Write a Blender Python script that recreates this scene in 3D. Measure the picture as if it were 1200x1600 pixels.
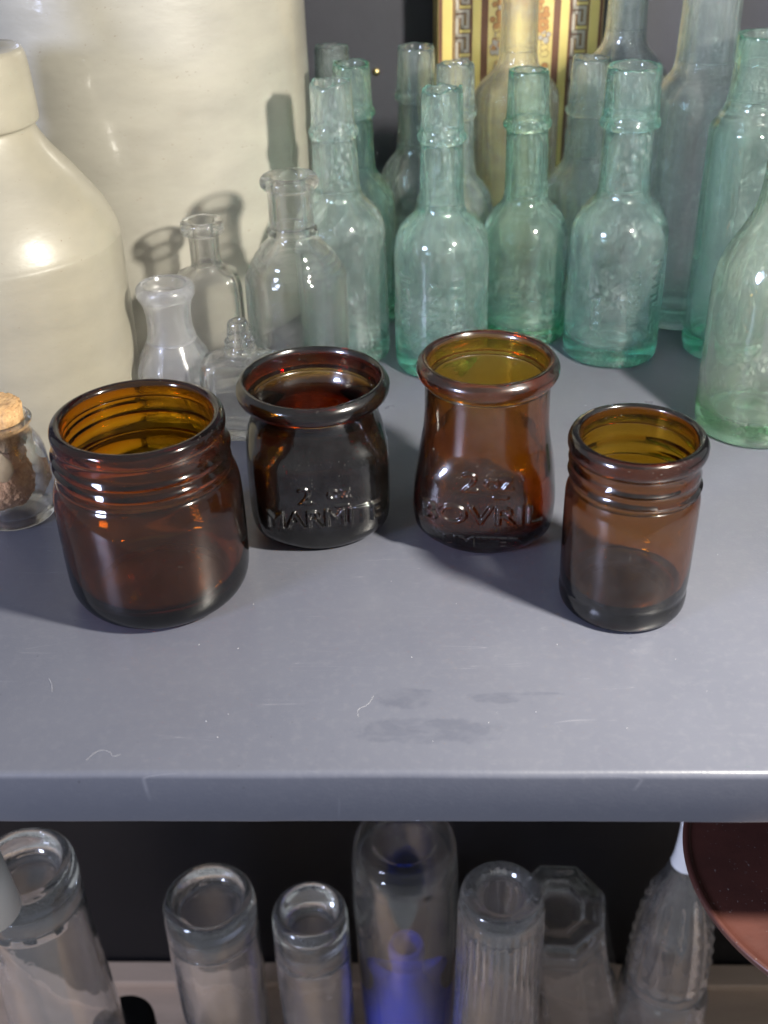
import bpy, bmesh, math, random
import numpy as np
from mathutils import Vector, Matrix, noise as mnoise

for o in list(bpy.data.objects):
    bpy.data.objects.remove(o)
S = bpy.context.scene
C = S.collection
R = math.radians
PI = math.pi

# ------------------------------------------------------------------ camera
cam_d = bpy.data.cameras.new('camera')
cam = bpy.data.objects.new('camera', cam_d); C.objects.link(cam)
cam_d.sensor_fit = 'VERTICAL'; cam_d.sensor_height = 36.0; cam_d.sensor_width = 27.0
cam_d.lens = 1758.55 / 1600 * 36.0
cam_d.clip_start = 0.01; cam_d.clip_end = 20
p, r = R(32.867), R(-1.5824)
fw = Vector((0, math.cos(p), -math.sin(p))); up = Vector((0, math.sin(p), math.cos(p))); rt = Vector((1, 0, 0))
RT = rt * math.cos(r) + up * math.sin(r); UP = -rt * math.sin(r) + up * math.cos(r)
m = Matrix((RT, UP, -fw)).transposed().to_4x4(); m.translation = (0, 0, 0.22)
cam.matrix_world = m
cam_d.dof.use_dof = True; cam_d.dof.focus_distance = 0.37; cam_d.dof.aperture_fstop = 14
S.camera = cam

# ------------------------------------------------------------------ world, lamps, render settings
W = bpy.data.worlds.new('World'); S.world = W; W.use_nodes = True
bgn = W.node_tree.nodes['Background']
bgn.inputs['Color'].default_value = (0.90, 0.94, 1.0, 1); bgn.inputs['Strength'].default_value = 0.34

def lamp(name, kind, loc, target, power, col, size, **k):
    d = bpy.data.lights.new(name, kind); d.energy = power; d.color = col
    if kind == 'AREA': d.shape = 'DISK'; d.size = size
    else: d.shadow_soft_size = size
    for a, b in k.items(): setattr(d, a, b)
    o = bpy.data.objects.new(name, d); C.objects.link(o); o.location = loc
    o.rotation_euler = (Vector(target) - Vector(loc)).to_track_quat('-Z', 'Y').to_euler()
    return o
key = lamp('key_lamp', 'SPOT', (0.207, 0.163, 0.257), (-0.06, 0.42, 0.03), 15.0, (1.0, 0.94, 0.83), 0.015, spot_size=R(150), spot_blend=0.9)
fill = lamp('fill_lamp', 'AREA', (-0.92, -0.42, 0.42), (0.0, 0.4, 0.0), 13.0, (0.60, 0.68, 1.0), 0.26)
S.render.engine = 'CYCLES'
cy = S.cycles
cy.max_bounces = 28; cy.transmission_bounces = 28; cy.glossy_bounces = 8; cy.diffuse_bounces = 4
cy.transparent_max_bounces = 16; cy.volume_bounces = 0
cy.caustics_refractive = True; cy.caustics_reflective = True; cy.blur_glossy = 0.4
cy.sample_clamp_indirect = 20.0; cy.sample_clamp_direct = 0
cy.use_denoising = True
try:
    cy.denoiser = 'OPENIMAGEDENOISE'; cy.denoising_input_passes = 'RGB_ALBEDO_NORMAL'; cy.denoising_prefilter = 'ACCURATE'
except Exception: pass
S.view_settings.view_transform = 'Standard'; S.view_settings.look = 'None'
S.view_settings.exposure = 0.15; S.view_settings.gamma = 1.0

# ------------------------------------------------------------------ object helpers
def tag(o, label=None, cat=None, group=None, kind=None):
    if label: o['label'] = label
    if cat: o['category'] = cat
    if group: o['group'] = group
    if kind: o['kind'] = kind
    return o
def thing(name, loc, label, cat, group=None, rotz=0, rot=None):
    o = bpy.data.objects.new(name, None); C.objects.link(o)
    o.location = loc; o.rotation_euler = rot if rot else (0, 0, rotz); o.empty_display_size = 0.01
    return tag(o, label, cat, group)
def link(name, me, mat=None, parent=None):
    o = bpy.data.objects.new(name, me); C.objects.link(o)
    if mat: me.materials.append(mat)
    if parent: o.parent = parent
    return o
def mesh_np(name, verts, faces, smooth=True):
    me = bpy.data.meshes.new(name)
    verts = np.asarray(verts, np.float32)
    if isinstance(faces, np.ndarray):
        n = len(faces); k = faces.shape[1]
        me.vertices.add(len(verts)); me.vertices.foreach_set('co', verts.ravel())
        me.loops.add(n * k); me.loops.foreach_set('vertex_index', faces.ravel().astype(np.int32))
        me.polygons.add(n); me.polygons.foreach_set('loop_start', np.arange(0, n * k, k, dtype=np.int32))
        me.update(calc_edges=True); me.validate()
    else:
        me.from_pydata(verts.tolist(), [], faces)
    me.polygons.foreach_set('use_smooth', np.full(len(me.polygons), smooth))
    me.update()
    return me
def bm_obj(name, bm, mat, parent=None, smooth=False):
    me = bpy.data.meshes.new(name); bm.to_mesh(me); bm.free()
    me.polygons.foreach_set('use_smooth', np.full(len(me.polygons), smooth))
    return link(name, me, mat, parent)
def add_box(bm, x0, x1, y0, y1, z0, z1, bevel=0):
    mt = Matrix.Translation(((x0+x1)/2, (y0+y1)/2, (z0+z1)/2)) @ Matrix.Diagonal((x1-x0, y1-y0, z1-z0, 1))
    g = bmesh.ops.create_cube(bm, size=1, matrix=mt)
    if bevel:
        es = list({e for v in g['verts'] for e in v.link_edges})
        bmesh.ops.bevel(bm, geom=es, offset=bevel, segments=2, affect='EDGES', profile=0.5)

# ------------------------------------------------------------------ material helpers
def newmat(name):
    m = bpy.data.materials.new(name); m.use_nodes = True
    nt = m.node_tree; nt.nodes.clear()
    return m, nt, nt.nodes, nt.links
def N(nt, t, **k):
    n = nt.nodes.new(t)
    for a, b in k.items():
        if a.startswith('i_'): n.inputs[a[2:].replace('_', ' ')].default_value = b
        else: setattr(n, a, b)
    return n
def ramp(nt, src, pts):
    n = nt.nodes.new('ShaderNodeValToRGB'); e = n.color_ramp.elements
    while len(e) < len(pts): e.new(0.5)
    for q, (pos, col) in zip(e, pts):
        q.position = pos; q.color = col if len(col) == 4 else (*col, 1)
    nt.links.new(src, n.inputs[0]); return n.outputs[0]
def g3(v): return (v, v, v, 1)
def mixc(nt, fac, a, b, mode='MIX'):
    n = nt.nodes.new('ShaderNodeMix'); n.data_type = 'RGBA'; n.blend_type = mode
    for sock, v in ((n.inputs['Factor'], fac), (n.inputs[6], a), (n.inputs[7], b)):
        if hasattr(v, 'is_output'): nt.links.new(v, sock)
        elif isinstance(v, (int, float)): sock.default_value = v
        else: sock.default_value = v if len(v) == 4 else (*v, 1)
    return n.outputs[2]
def math_n(nt, op, a, b=None, clamp=False):
    n = nt.nodes.new('ShaderNodeMath'); n.operation = op; n.use_clamp = clamp
    for i, v in enumerate((a, b)):
        if v is None: continue
        if hasattr(v, 'is_output'): nt.links.new(v, n.inputs[i])
        else: n.inputs[i].default_value = v
    return n.outputs[0]
def noise_t(nt, vec, scale, detail=4, rough=0.55, dist=0.0):
    n = N(nt, 'ShaderNodeTexNoise', i_Scale=scale, i_Detail=detail, i_Roughness=rough, i_Distortion=dist)
    nt.links.new(vec, n.inputs['Vector']); return n.outputs['Fac']
def objco(nt, scale=None, rot=None, loc=None):
    tc = N(nt, 'ShaderNodeTexCoord')
    if scale is None and rot is None and loc is None: return tc.outputs['Object']
    mp = N(nt, 'ShaderNodeMapping'); nt.links.new(tc.outputs['Object'], mp.inputs['Vector'])
    if scale: mp.inputs['Scale'].default_value = scale
    if rot: mp.inputs['Rotation'].default_value = rot
    if loc: mp.inputs['Location'].default_value = loc
    return mp.outputs['Vector']

def glass(name, sigma, dust=0.05, film_col=(0.75, 0.76, 0.74), rough=0.0, bump=0.0, bscale=160, ior=1.5, speck=0.5, trans=0.0, thin=0.0, scuff=0.008, scuff_r=0.16, even=False, sick=0.0):
    """solid tinted glass: dielectric surface with a film of dust and scuffs, coloured by absorption inside (sigma in 1/m).
    thin: share of light that passes the almost parallel walls without being bent"""
    m, nt, nd, lk = newmat(name)
    co = objco(nt)
    gl = N(nt, 'ShaderNodeBsdfGlass', i_IOR=ior, i_Roughness=rough)
    gl.inputs['Color'].default_value = (1, 1, 1, 1)
    gs = N(nt, 'ShaderNodeBsdfGlossy', i_Roughness=scuff_r)
    if bump:
        h = noise_t(nt, co, bscale, 2, 0.5)
        b = N(nt, 'ShaderNodeBump', i_Strength=bump, i_Distance=0.001); lk.new(h, b.inputs['Height'])
        lk.new(b.outputs[0], gl.inputs['Normal'])
    body = gl.outputs[0]
    if thin:
        lw = N(nt, 'ShaderNodeLayerWeight', i_Blend=0.5); tf = ramp(nt, lw.outputs['Facing'], [(0.25, g3(thin)), (0.62 if thin < 1 else 0.85, g3(0))])
        sch = math_n(nt, 'ADD', math_n(nt, 'MULTIPLY', math_n(nt, 'POWER', lw.outputs['Facing'], 5.0), 0.9), 0.04)
        tp = N(nt, 'ShaderNodeBsdfTransparent'); gs0 = N(nt, 'ShaderNodeBsdfGlossy', i_Roughness=0.0)
        mt_ = N(nt, 'ShaderNodeMixShader'); lk.new(sch, mt_.inputs[0]); lk.new(tp.outputs[0], mt_.inputs[1]); lk.new(gs0.outputs[0], mt_.inputs[2])
        mq = N(nt, 'ShaderNodeMixShader'); lk.new(tf, mq.inputs[0]); lk.new(body, mq.inputs[1]); lk.new(mt_.outputs[0], mq.inputs[2]); body = mq.outputs[0]
    df = N(nt, 'ShaderNodeBsdfDiffuse'); df.inputs['Color'].default_value = (*film_col, 1)
    last = df.outputs[0]
    if trans:
        tr = N(nt, 'ShaderNodeBsdfTranslucent'); tr.inputs['Color'].default_value = (*film_col, 1)
        mt_ = N(nt, 'ShaderNodeMixShader', i_Fac=trans); lk.new(df.outputs[0], mt_.inputs[1]); lk.new(tr.outputs[0], mt_.inputs[2])
        last = mt_.outputs[0]
    film = ramp(nt, noise_t(nt, co, 90, 5, 0.65), [(0.3, g3(dust * (0.8 if even else 0.35))), (0.75, g3(dust * (1.2 if even else 1.9)))])
    sp = ramp(nt, noise_t(nt, co, 1500, 2, 0.5), [(0.70, g3(0)), (0.78, g3(speck))])
    sp2 = math_n(nt, 'MULTIPLY', sp, ramp(nt, noise_t(nt, co, 60, 2), [(0.45, g3(0)), (0.7, g3(1))]))
    fac = math_n(nt, 'ADD', film, sp2, True)
    if sick:   # patchy bloom and scratches of long-buried glass: fine grained, in islands
        gsk = ramp(nt, noise_t(nt, objco(nt, scale=(1, 1, 0.45)), 1000, 4, 0.75), [(0.52, g3(0)), (0.72, g3(sick))])
        isl = ramp(nt, noise_t(nt, co, 55, 4, 0.6, 0.6), [(0.40, g3(0.12)), (0.62, g3(1))])
        fac = math_n(nt, 'ADD', fac, math_n(nt, 'MULTIPLY', gsk, isl), True)
    sc = ramp(nt, noise_t(nt, co, 140, 4, 0.6), [(0.35, g3(scuff * 0.4)), (0.7, g3(scuff * 1.6))])
    m1 = N(nt, 'ShaderNodeMixShader'); lk.new(sc, m1.inputs[0]); lk.new(body, m1.inputs[1]); lk.new(gs.outputs[0], m1.inputs[2])
    mx = N(nt, 'ShaderNodeMixShader'); lk.new(fac, mx.inputs[0]); lk.new(m1.outputs[0], mx.inputs[1]); lk.new(last, mx.inputs[2])
    out = N(nt, 'ShaderNodeOutputMaterial'); lk.new(mx.outputs[0], out.inputs['Surface'])
    if max(sigma) > 0:
        va = N(nt, 'ShaderNodeVolumeAbsorption')
        D = max(sigma) * 1.02
        va.inputs['Color'].default_value = (*[1 - s / D for s in sigma], 1); va.inputs['Density'].default_value = D
        lk.new(va.outputs[0], out.inputs['Volume'])
    return m

def pbr(name, col, rough=0.5, spec=0.5, coat=0.0, metal=0.0, vary=0.0, vscale=40, bump=0.0, bscale=200, specks=None, col2=None, coatr=0.08, stretch=None):
    m, nt, nd, lk = newmat(name)
    co = objco(nt, scale=stretch)
    b = N(nt, 'ShaderNodeBsdfPrincipled')
    b.inputs['Roughness'].default_value = rough; b.inputs['Specular IOR Level'].default_value = spec
    b.inputs['Metallic'].default_value = metal; b.inputs['Coat Weight'].default_value = coat; b.inputs['Coat Roughness'].default_value = coatr
    c = None
    if vary or col2:
        f = ramp(nt, noise_t(nt, co, vscale, 5, 0.6), [(0.3, g3(0)), (0.72, g3(1))])
        c2 = col2 if col2 else tuple(x * (1 - vary) for x in col)
        c = mixc(nt, f, col, c2)
    if specks:
        scol, sc, th = specks
        f = ramp(nt, noise_t(nt, co, sc, 2, 0.5), [(th, g3(0)), (th + 0.03, g3(1))])
        f2 = ramp(nt, noise_t(nt, co, sc * 0.12, 2, 0.5), [(0.42, g3(0)), (0.6, g3(0.9))])
        c = mixc(nt, math_n(nt, 'MULTIPLY', f, f2), c if c else col, scol)
    if c: lk.new(c, b.inputs['Base Color'])
    else: b.inputs['Base Color'].default_value = (*col, 1)
    if bump:
        h = noise_t(nt, co, bscale, 4, 0.55)
        bn = N(nt, 'ShaderNodeBump', i_Strength=bump, i_Distance=0.001); lk.new(h, bn.inputs['Height'])
        lk.new(bn.outputs[0], b.inputs['Normal'])
        if coat: lk.new(bn.outputs[0], b.inputs['Coat Normal'])
    out = N(nt, 'ShaderNodeOutputMaterial'); lk.new(b.outputs[0], out.inputs['Surface'])
    return m

M_aqua = glass('aqua_glass', (42, 3, 10), dust=0.018, film_col=(0.78, 0.88, 0.85), bump=0.03, bscale=240, thin=0.2, sick=0.26)
M_aqua2 = glass('deep_aqua_glass', (52, 3, 16), dust=0.018, film_col=(0.72, 0.88, 0.79), bump=0.04, bscale=200, thin=0.2, sick=0.25)
M_aqua3 = glass('smoky_aqua_glass', (26, 4.5, 9), dust=0.022, film_col=(0.78, 0.85, 0.84), bump=0.04, bscale=220, thin=0.4, sick=0.30)
M_green = glass('pale_green_glass', (24, 3, 19), dust=0.016, film_col=(0.80, 0.88, 0.74), bump=0.03, bscale=180, thin=0.2, sick=0.26)
M_straw = glass('straw_glass', (10, 7, 18), dust=0.02, film_col=(0.80, 0.80, 0.68), bump=0.05, thin=0.5, sick=0.12)
M_clear = glass('clear_glass', (3, 2.4, 4), dust=0.006, film_col=(0.8, 0.8, 0.78), bump=0.02, thin=0.85)
M_vial = glass('vial_glass', (3, 2, 4), dust=0.008, film_col=(0.8, 0.8, 0.78), thin=0.95)
M_frost = glass('frosted_glass', (6, 5, 4), dust=0.10, film_col=(0.82, 0.82, 0.84), rough=0.22, trans=0.5, thin=0.3, even=True, sick=0.2)
M_under = glass('dusty_clear_glass', (4, 3.5, 4), dust=0.022, film_col=(0.80, 0.77, 0.75), bump=0.04, bscale=120, thin=0.0, sick=0.14, scuff=0.03)
M_under2 = glass('clear_glass_over_blue', (4, 3.5, 4), dust=0.004, film_col=(0.78, 0.76, 0.76), bump=0.0, bscale=150, thin=1.0, scuff=0.004, speck=0.2)
M_amber = glass('amber_glass', (180, 440, 1800), dust=0.002, film_col=(0.7, 0.66, 0.6), bump=0.02, speck=0.3, scuff=0.012)
M_amber_s = glass('slim_amber_glass', (265, 580, 2000), dust=0.002, film_col=(0.7, 0.66, 0.6), bump=0.03, speck=0.3, scuff=0.045, scuff_r=0.18)
M_amber_d = glass('dark_amber_glass', (400, 1050, 3000), dust=0.003, film_col=(0.7, 0.68, 0.64), bump=0.05, bscale=420, speck=0.35, scuff=0.04, scuff_r=0.2)
M_amber_b = glass('brown_amber_glass', (115, 320, 1200), dust=0.004, film_col=(0.68, 0.56, 0.46), bump=0.05, bscale=380, speck=0.4, scuff=0.045, scuff_r=0.22, thin=0.08)
M_cobalt = glass('cobalt_glass', (150, 110, 10), dust=0.85, film_col=(0.003, 0.035, 0.42), even=True, speck=0.0)  # blue film, not dust: painted in place of light through the glass
M_stone = pbr('cream_stoneware_glaze', (0.305, 0.28, 0.218), 0.40, 0.5, coat=0.55, coatr=0.13, col2=(0.245, 0.228, 0.182), vscale=26, bump=0.22, bscale=90, stretch=(1, 1, 2.2), specks=((0.20, 0.15, 0.11), 600, 0.715))
M_crock = pbr('pale_stoneware_glaze', (0.355, 0.338, 0.288), 0.38, 0.5, coat=0.7, coatr=0.08, col2=(0.27, 0.258, 0.222), vscale=20, bump=0.22, bscale=70, stretch=(1, 1, 2.5), specks=((0.20, 0.16, 0.13), 520, 0.70))
M_white = pbr('white_plastic', (0.78, 0.77, 0.76), 0.4, vary=0.08)
M_cork = pbr('cork', (0.55, 0.36, 0.18), 0.85, 0.2, col2=(0.36, 0.21, 0.10), vscale=420, bump=0.9, bscale=700, specks=((0.12, 0.06, 0.03), 1300, 0.66))
M_lump = pbr('brown_crumb', (0.60, 0.34, 0.17), 0.8, 0.25, col2=(0.42, 0.22, 0.11), vscale=500, bump=0.8, bscale=1100)
M_peel = pbr('pale_shaving', (0.62, 0.43, 0.22), 0.5, 0.4, vary=0.2, vscale=300)
M_wall = pbr('slate_paint', (0.046, 0.047, 0.060), 0.5, 0.4, vary=0.18, vscale=30, bump=0.1, bscale=260)
M_board = pbr('black_board', (0.006, 0.006, 0.0075), 0.42, 0.4, vary=0.3, vscale=20, bump=0.05)
M_wood = pbr('pale_wood', (0.58, 0.43, 0.31), 0.6, 0.3, vary=0.25, vscale=60, stretch=(0.2, 1, 1))
M_brass = pbr('brass', (0.75, 0.6, 0.28), 0.25, metal=1.0)
M_black = pbr('black_rubber', (0.008, 0.008, 0.008), 0.6, 0.2)
M_rust = pbr('rust_brown_enamel', (0.085, 0.030, 0.023), 0.36, 0.5, col2=(0.055, 0.021, 0.017), vscale=55, bump=0.12, bscale=300, specks=((0.34, 0.30, 0.29), 900, 0.70))
M_fibre = pbr('lint', (0.50, 0.50, 0.52), 0.8, 0.2)

# ------------------------------------------------------------------ lathe with angular modulation
def chaikin(pts, it=2):
    P = np.asarray(pts, float)
    for _ in range(it):
        Q = np.empty((2 * len(P) - 2, 2)); Q[0::2] = P[:-1] * 0.75 + P[1:] * 0.25; Q[1::2] = P[:-1] * 0.25 + P[1:] * 0.75
        P = np.vstack([P[:1], Q, P[-1:]])
    return P
def dens(P, step):
    out = [P[0]]
    for a, b in zip(P[:-1], P[1:]):
        n = max(1, int(math.ceil(np.hypot(*(b - a)) / step)))
        for k in range(1, n + 1): out.append(a + (b - a) * k / n)
    return np.array(out)
def cut_chain(P, z, side):
    """split a chain (going up for side +1, down for side -1) at height z, last crossing near the neck"""
    zz = P[:, 1]
    idx = [i for i in range(len(P) - 1) if (zz[i] - z) * (zz[i + 1] - z) <= 0 and zz[i] != zz[i + 1]]
    i = idx[-1] if side > 0 else idx[0]
    t = (z - zz[i]) / (zz[i + 1] - zz[i]); q = P[i] + (P[i + 1] - P[i]) * t
    return np.vstack([P[:i + 1], q]), np.vstack([q, P[i + 1:]])
class Wob:
    def __init__(s, seed, amp, kz=160):
        g = np.random.RandomState(seed)
        s.t = [(g.randint(1, 5), g.uniform(0.3, 1) * kz, g.uniform(0, 6.28), amp * g.uniform(0.3, 1)) for _ in range(6)] + [(g.randint(5, 14), g.uniform(1.5, 4) * kz, g.uniform(0, 6.28), amp * 0.16) for _ in range(6)]
    def __call__(s, th, z):
        return sum(a * np.sin(k * th + f * z + ph) for k, f, ph, a in s.t) / 2.0
def ring_mesh(name, P, theta, shape, inner_from, wob_o, wob_i, lipf=None, flip=False, emb=None):
    """P: chain of (r,z); rows with r==0 collapse; returns mesh"""
    th = np.asarray(theta); n = len(th); k = len(P)
    rr = np.repeat(P[:, 0:1], n, 1); zz = np.repeat(P[:, 1:2], n, 1); T = np.repeat(th[None], k, 0)
    isin = (np.arange(k) >= inner_from)[:, None]
    w = np.where(isin, wob_i(T, zz) if wob_i else 0, wob_o(T, zz) if wob_o else 0)
    rr2 = rr * (1 + w)
    dx, dy, dr, dz = shape(T, zz, rr, isin) if shape else (1, 1, 0, 0)
    rr2 = np.where(rr > 1e-7, rr2 + dr, 0)
    if emb is not None: rr2 = rr2 + np.where(isin | (rr < 1e-7), 0, emb(T, zz, rr2))
    X = rr2 * np.cos(T) * dx; Y = rr2 * np.sin(T) * dy; Z = zz + dz
    if lipf is not None: Z = Z + lipf(T, zz)
    V = np.stack([X, Y, Z], -1).reshape(-1, 3)
    i = np.arange(k - 1)[:, None] * n; j = np.arange(n)[None]; j2 = (j + 1) % n
    F = np.stack([i + j, i + j2, i + n + j2, i + n + j], -1).reshape(-1, 4)
    if flip: F = F[:, ::-1]
    return mesh_np(name, V, F), V
def weld_poles(me):
    bm = bmesh.new(); bm.from_mesh(me)
    bmesh.ops.remove_doubles(bm, verts=bm.verts, dist=1e-7)
    bm.to_mesh(me); bm.free(); me.update()
    me.polygons.foreach_set('use_smooth', np.full(len(me.polygons), True))
EMB_TH = np.concatenate([np.arange(-PI/2 - 1.25, -PI/2 + 1.25, 0.0052), np.arange(-PI/2 + 1.25, 1.5*PI - 1.25, 0.05)])
def vessel(root, outer, inner, mat, cuts=(), segs=96, shape=None, wo=0.0, wi=0.0, seed=1, lip=0.0, names=None, it=2,
           emb=None, emb_z=None, hollow=True, kz=160, mats=None, lipz=None):
    """outer: base centre -> rim; inner: rim -> inner floor centre. cuts: heights that split the glass into parts (bottom to top)."""
    O = chaikin(outer, it); I = chaikin(inner, it)
    if emb_z:
        Ob, Om, Ot = [], [], []
        msk = (O[:, 1] >= emb_z[0]) & (O[:, 1] <= emb_z[1]) & (O[:, 0] > max(O[:, 0]) * 0.6)
        ii = np.where(msk)[0]; a, b = ii[0], ii[-1]
        O = np.vstack([O[:a], dens(O[a:b + 1], 0.00014), O[b + 1:]])
    th = EMB_TH if emb is not None else np.arange(segs) * 2 * PI / segs
    wob_o = Wob(seed, wo, kz) if wo else None; wob_i = Wob(seed + 77, wi, kz) if wi else None
    ztop = max(O[-1, 1], I[0, 1])
    lipf = None
    if lip:
        g = np.random.RandomState(seed + 5); ph = g.uniform(0, 6.28, 5); z0 = ztop - (lipz or 0.006)
        lipf = lambda T, zz: np.clip((zz - z0) / (ztop - z0), 0, 1) ** 1.5 * lip * (0.6*np.sin(T + ph[0]) + 0.5*np.sin(2*T + ph[1]) + 0.35*np.sin(5*T + ph[2]) + 0.22*np.sin(9*T + ph[3]) + 0.15*np.sin(14*T+ph[4]))
    names = names or (['body'] + ['collar'] * len(cuts))
    pieces = []; restO, restI = O, I
    for zc in cuts:
        lo, hi = cut_chain(restO, zc, 1); ih, il = cut_chain(restI, zc, -1)
        # lower piece ends in a small tenon inside the upper one, so the joint stays one solid to light
        ro, ri = lo[-1, 0], il[0, 0]
        e = 0.00012
        ten = np.array([[ro - e, zc + 0.00005], [ri + e, zc + 0.00005]])
        lo[-1, 1] -= 0.00006; il[0, 1] -= 0.00006
        pieces.append((lo, ten, il)); restO, restI = hi, ih
    pieces.append((restO, None, restI))
    made = []
    for q, (o_, ten, i_) in enumerate(pieces):
        first = q == 0
        if ten is not None: P = np.vstack([o_, ten, i_]); inf = len(o_) + 1
        else: P = np.vstack([o_, i_]); inf = len(o_)
        if not first: P = np.vstack([P, P[:1]])
        me, _ = ring_mesh(names[q], P, th, shape, inf, wob_o, wob_i, lipf, emb=emb if first or emb is None else None)
        if not first:
            # closing face of an upper piece: a flat ring, its ring vertices shared only in position
            pass
        weld_poles(me)
        if not first or ten is not None:
            try: me.set_sharp_from_angle(angle=R(62))
            except Exception: pass
        mt_ = mats[q] if mats else mat
        ob = link(names[q], me, mt_, root); made.append(ob)
    return made

# --- cross-section shapes: return (scale_x, scale_y, dr, dz)
def superell(n, sx=1.0, sy=1.0, rot=0.0, z0=-1, z1=1, soft=0.004):
    def f(T, zz, rr, isin):
        a = T - rot
        q = (np.abs(np.cos(a) / sx) ** n + np.abs(np.sin(a) / sy) ** n) ** (-1.0 / n)
        w = np.clip((zz - z0) / soft, 0, 1) * np.clip((z1 - zz) / soft, 0, 1); w = w * w * (3 - 2 * w)
        return 1, 1, rr * (q - 1) * w, 0
    return f
def ngon(n, rot=0.0, z0=-1, z1=1, soft=0.004, k=1.0):
    def f(T, zz, rr, isin):
        a = np.mod(T - rot, 2 * PI / n) - PI / n
        q = math.cos(PI / n) / np.cos(a)
        q = 1 - (1 - q) * k
        w = np.clip((zz - z0) / soft, 0, 1) * np.clip((z1 - zz) / soft, 0, 1); w = w * w * (3 - 2 * w)
        return 1, 1, rr * (q - 1) * w, 0
    return f
def thread(z_start, pitch, turns, amp, width, in_amp=0.5, th0=0.0):
    def f(T, zz, rr, isin):
        d = 0
        a = np.mod(T - th0, 2 * PI)
        for k in range(int(turns) + 1):
            turn = a / (2 * PI) + k
            fade = np.clip(turn / 0.12, 0, 1) * np.clip((turns - turn) / 0.12, 0, 1)
            d = d + fade * amp * np.exp(-((zz - (z_start - pitch * turn)) / width) ** 2)
        return 1, 1, np.where(isin, d * in_amp, d), 0
    return f
def combine(*fs):
    def f(T, zz, rr, isin):
        dr = 0
        for g in fs: dr = dr + g(T, zz, rr, isin)[2]
        return 1, 1, dr, 0
    return f

# --- moulded lettering: text rasterised from its outline, used as relief of the glass surface
def text_bitmap(s, res=64):
    cu = bpy.data.curves.new('lettering_tmp', 'FONT'); cu.body = s; cu.size = 1.0; cu.resolution_u = 4
    ob = bpy.data.objects.new('lettering_tmp', cu); C.objects.link(ob)
    bpy.context.view_layer.update()
    dg = bpy.context.evaluated_depsgraph_get()
    me = bpy.data.meshes.new_from_object(ob.evaluated_get(dg))
    me.calc_loop_triangles()
    V = np.array([v.co[:2] for v in me.vertices]); T = [tuple(t.vertices) for t in me.loop_triangles]
    bpy.data.objects.remove(ob); bpy.data.curves.remove(cu); bpy.data.meshes.remove(me)
    pad = 0.15
    mn = V.min(0) - pad; mx = V.max(0) + pad
    w, h = ((mx - mn) * res).astype(int) + 1
    img = np.zeros((h, w), np.float32)
    for t in T:
        A, B, D = (V[i] - mn for i in t); A, B, D = A * res, B * res, D * res
        x0, x1 = int(max(0, min(A[0], B[0], D[0]))), int(min(w - 1, max(A[0], B[0], D[0]) + 1))
        y0, y1 = int(max(0, min(A[1], B[1], D[1]))), int(min(h - 1, max(A[1], B[1], D[1]) + 1))
        if x1 < x0 or y1 < y0: continue
        gx, gy = np.meshgrid(np.arange(x0, x1 + 1), np.arange(y0, y1 + 1))
        def e(P, Q): return (Q[0] - P[0]) * (gy - P[1]) - (Q[1] - P[1]) * (gx - P[0])
        e0, e1, e2 = e(A, B), e(B, D), e(D, A)
        ins = ((e0 >= 0) & (e1 >= 0) & (e2 >= 0)) | ((e0 <= 0) & (e1 <= 0) & (e2 <= 0))
        img[y0:y1 + 1, x0:x1 + 1][ins] = 1
    for _ in range(1):   # slightly bolder strokes
        q = np.pad(img, 1)
        img = np.max([q[:-2, 1:-1], q[2:, 1:-1], q[1:-1, :-2], q[1:-1, 2:], q[1:-1, 1:-1]], 0)
    for _ in range(6):
        q = np.pad(img, 1, mode='edge')
        img = (q[:-2, 1:-1] + q[2:, 1:-1] + q[1:-1, :-2] + q[1:-1, 2:] + q[1:-1, 1:-1] * 2) / 6
    return img, mn, mx, res
def emboss(items):
    """items: (string, cap height m, angle centre deg from front, z centre, turn deg, relief m, stretch)"""
    maps = []
    for s, cap, a, z, rot, dep, st in items:
        img, mn, mx, res = text_bitmap(s)
        maps.append((img, mn, mx, res, cap / 0.70, -PI / 2 + R(a), z, R(rot), dep, st))
    def f(T, zz, rr):
        out = 0
        for img, mn, mx, res, sc, tc, zc, rot, dep, st in maps:
            d = np.mod(T - tc + PI, 2 * PI) - PI
            u = d * np.maximum(rr, 1e-4); v = zz - zc
            c, s = math.cos(rot), math.sin(rot)
            uu = (u * c + v * s) / (sc * st) + (mn[0] + mx[0]) / 2; vv = (-u * s + v * c) / sc + 0.35
            px = (uu - mn[0]) * res; py = (vv - mn[1]) * res
            x0 = np.clip(np.floor(px).astype(int), 0, img.shape[1] - 2); y0 = np.clip(np.floor(py).astype(int), 0, img.shape[0] - 2)
            fx = np.clip(px - x0, 0, 1); fy = np.clip(py - y0, 0, 1)
            val = (img[y0, x0]*(1-fx)*(1-fy) + img[y0, x0+1]*fx*(1-fy) + img[y0+1, x0]*(1-fx)*fy + img[y0+1, x0+1]*fx*fy)
            ok = (px > 0) & (py > 0) & (px < img.shape[1] - 1) & (py < img.shape[0] - 1)
            out = out + np.where(ok, val * dep, 0)
        return out
    return f

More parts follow.
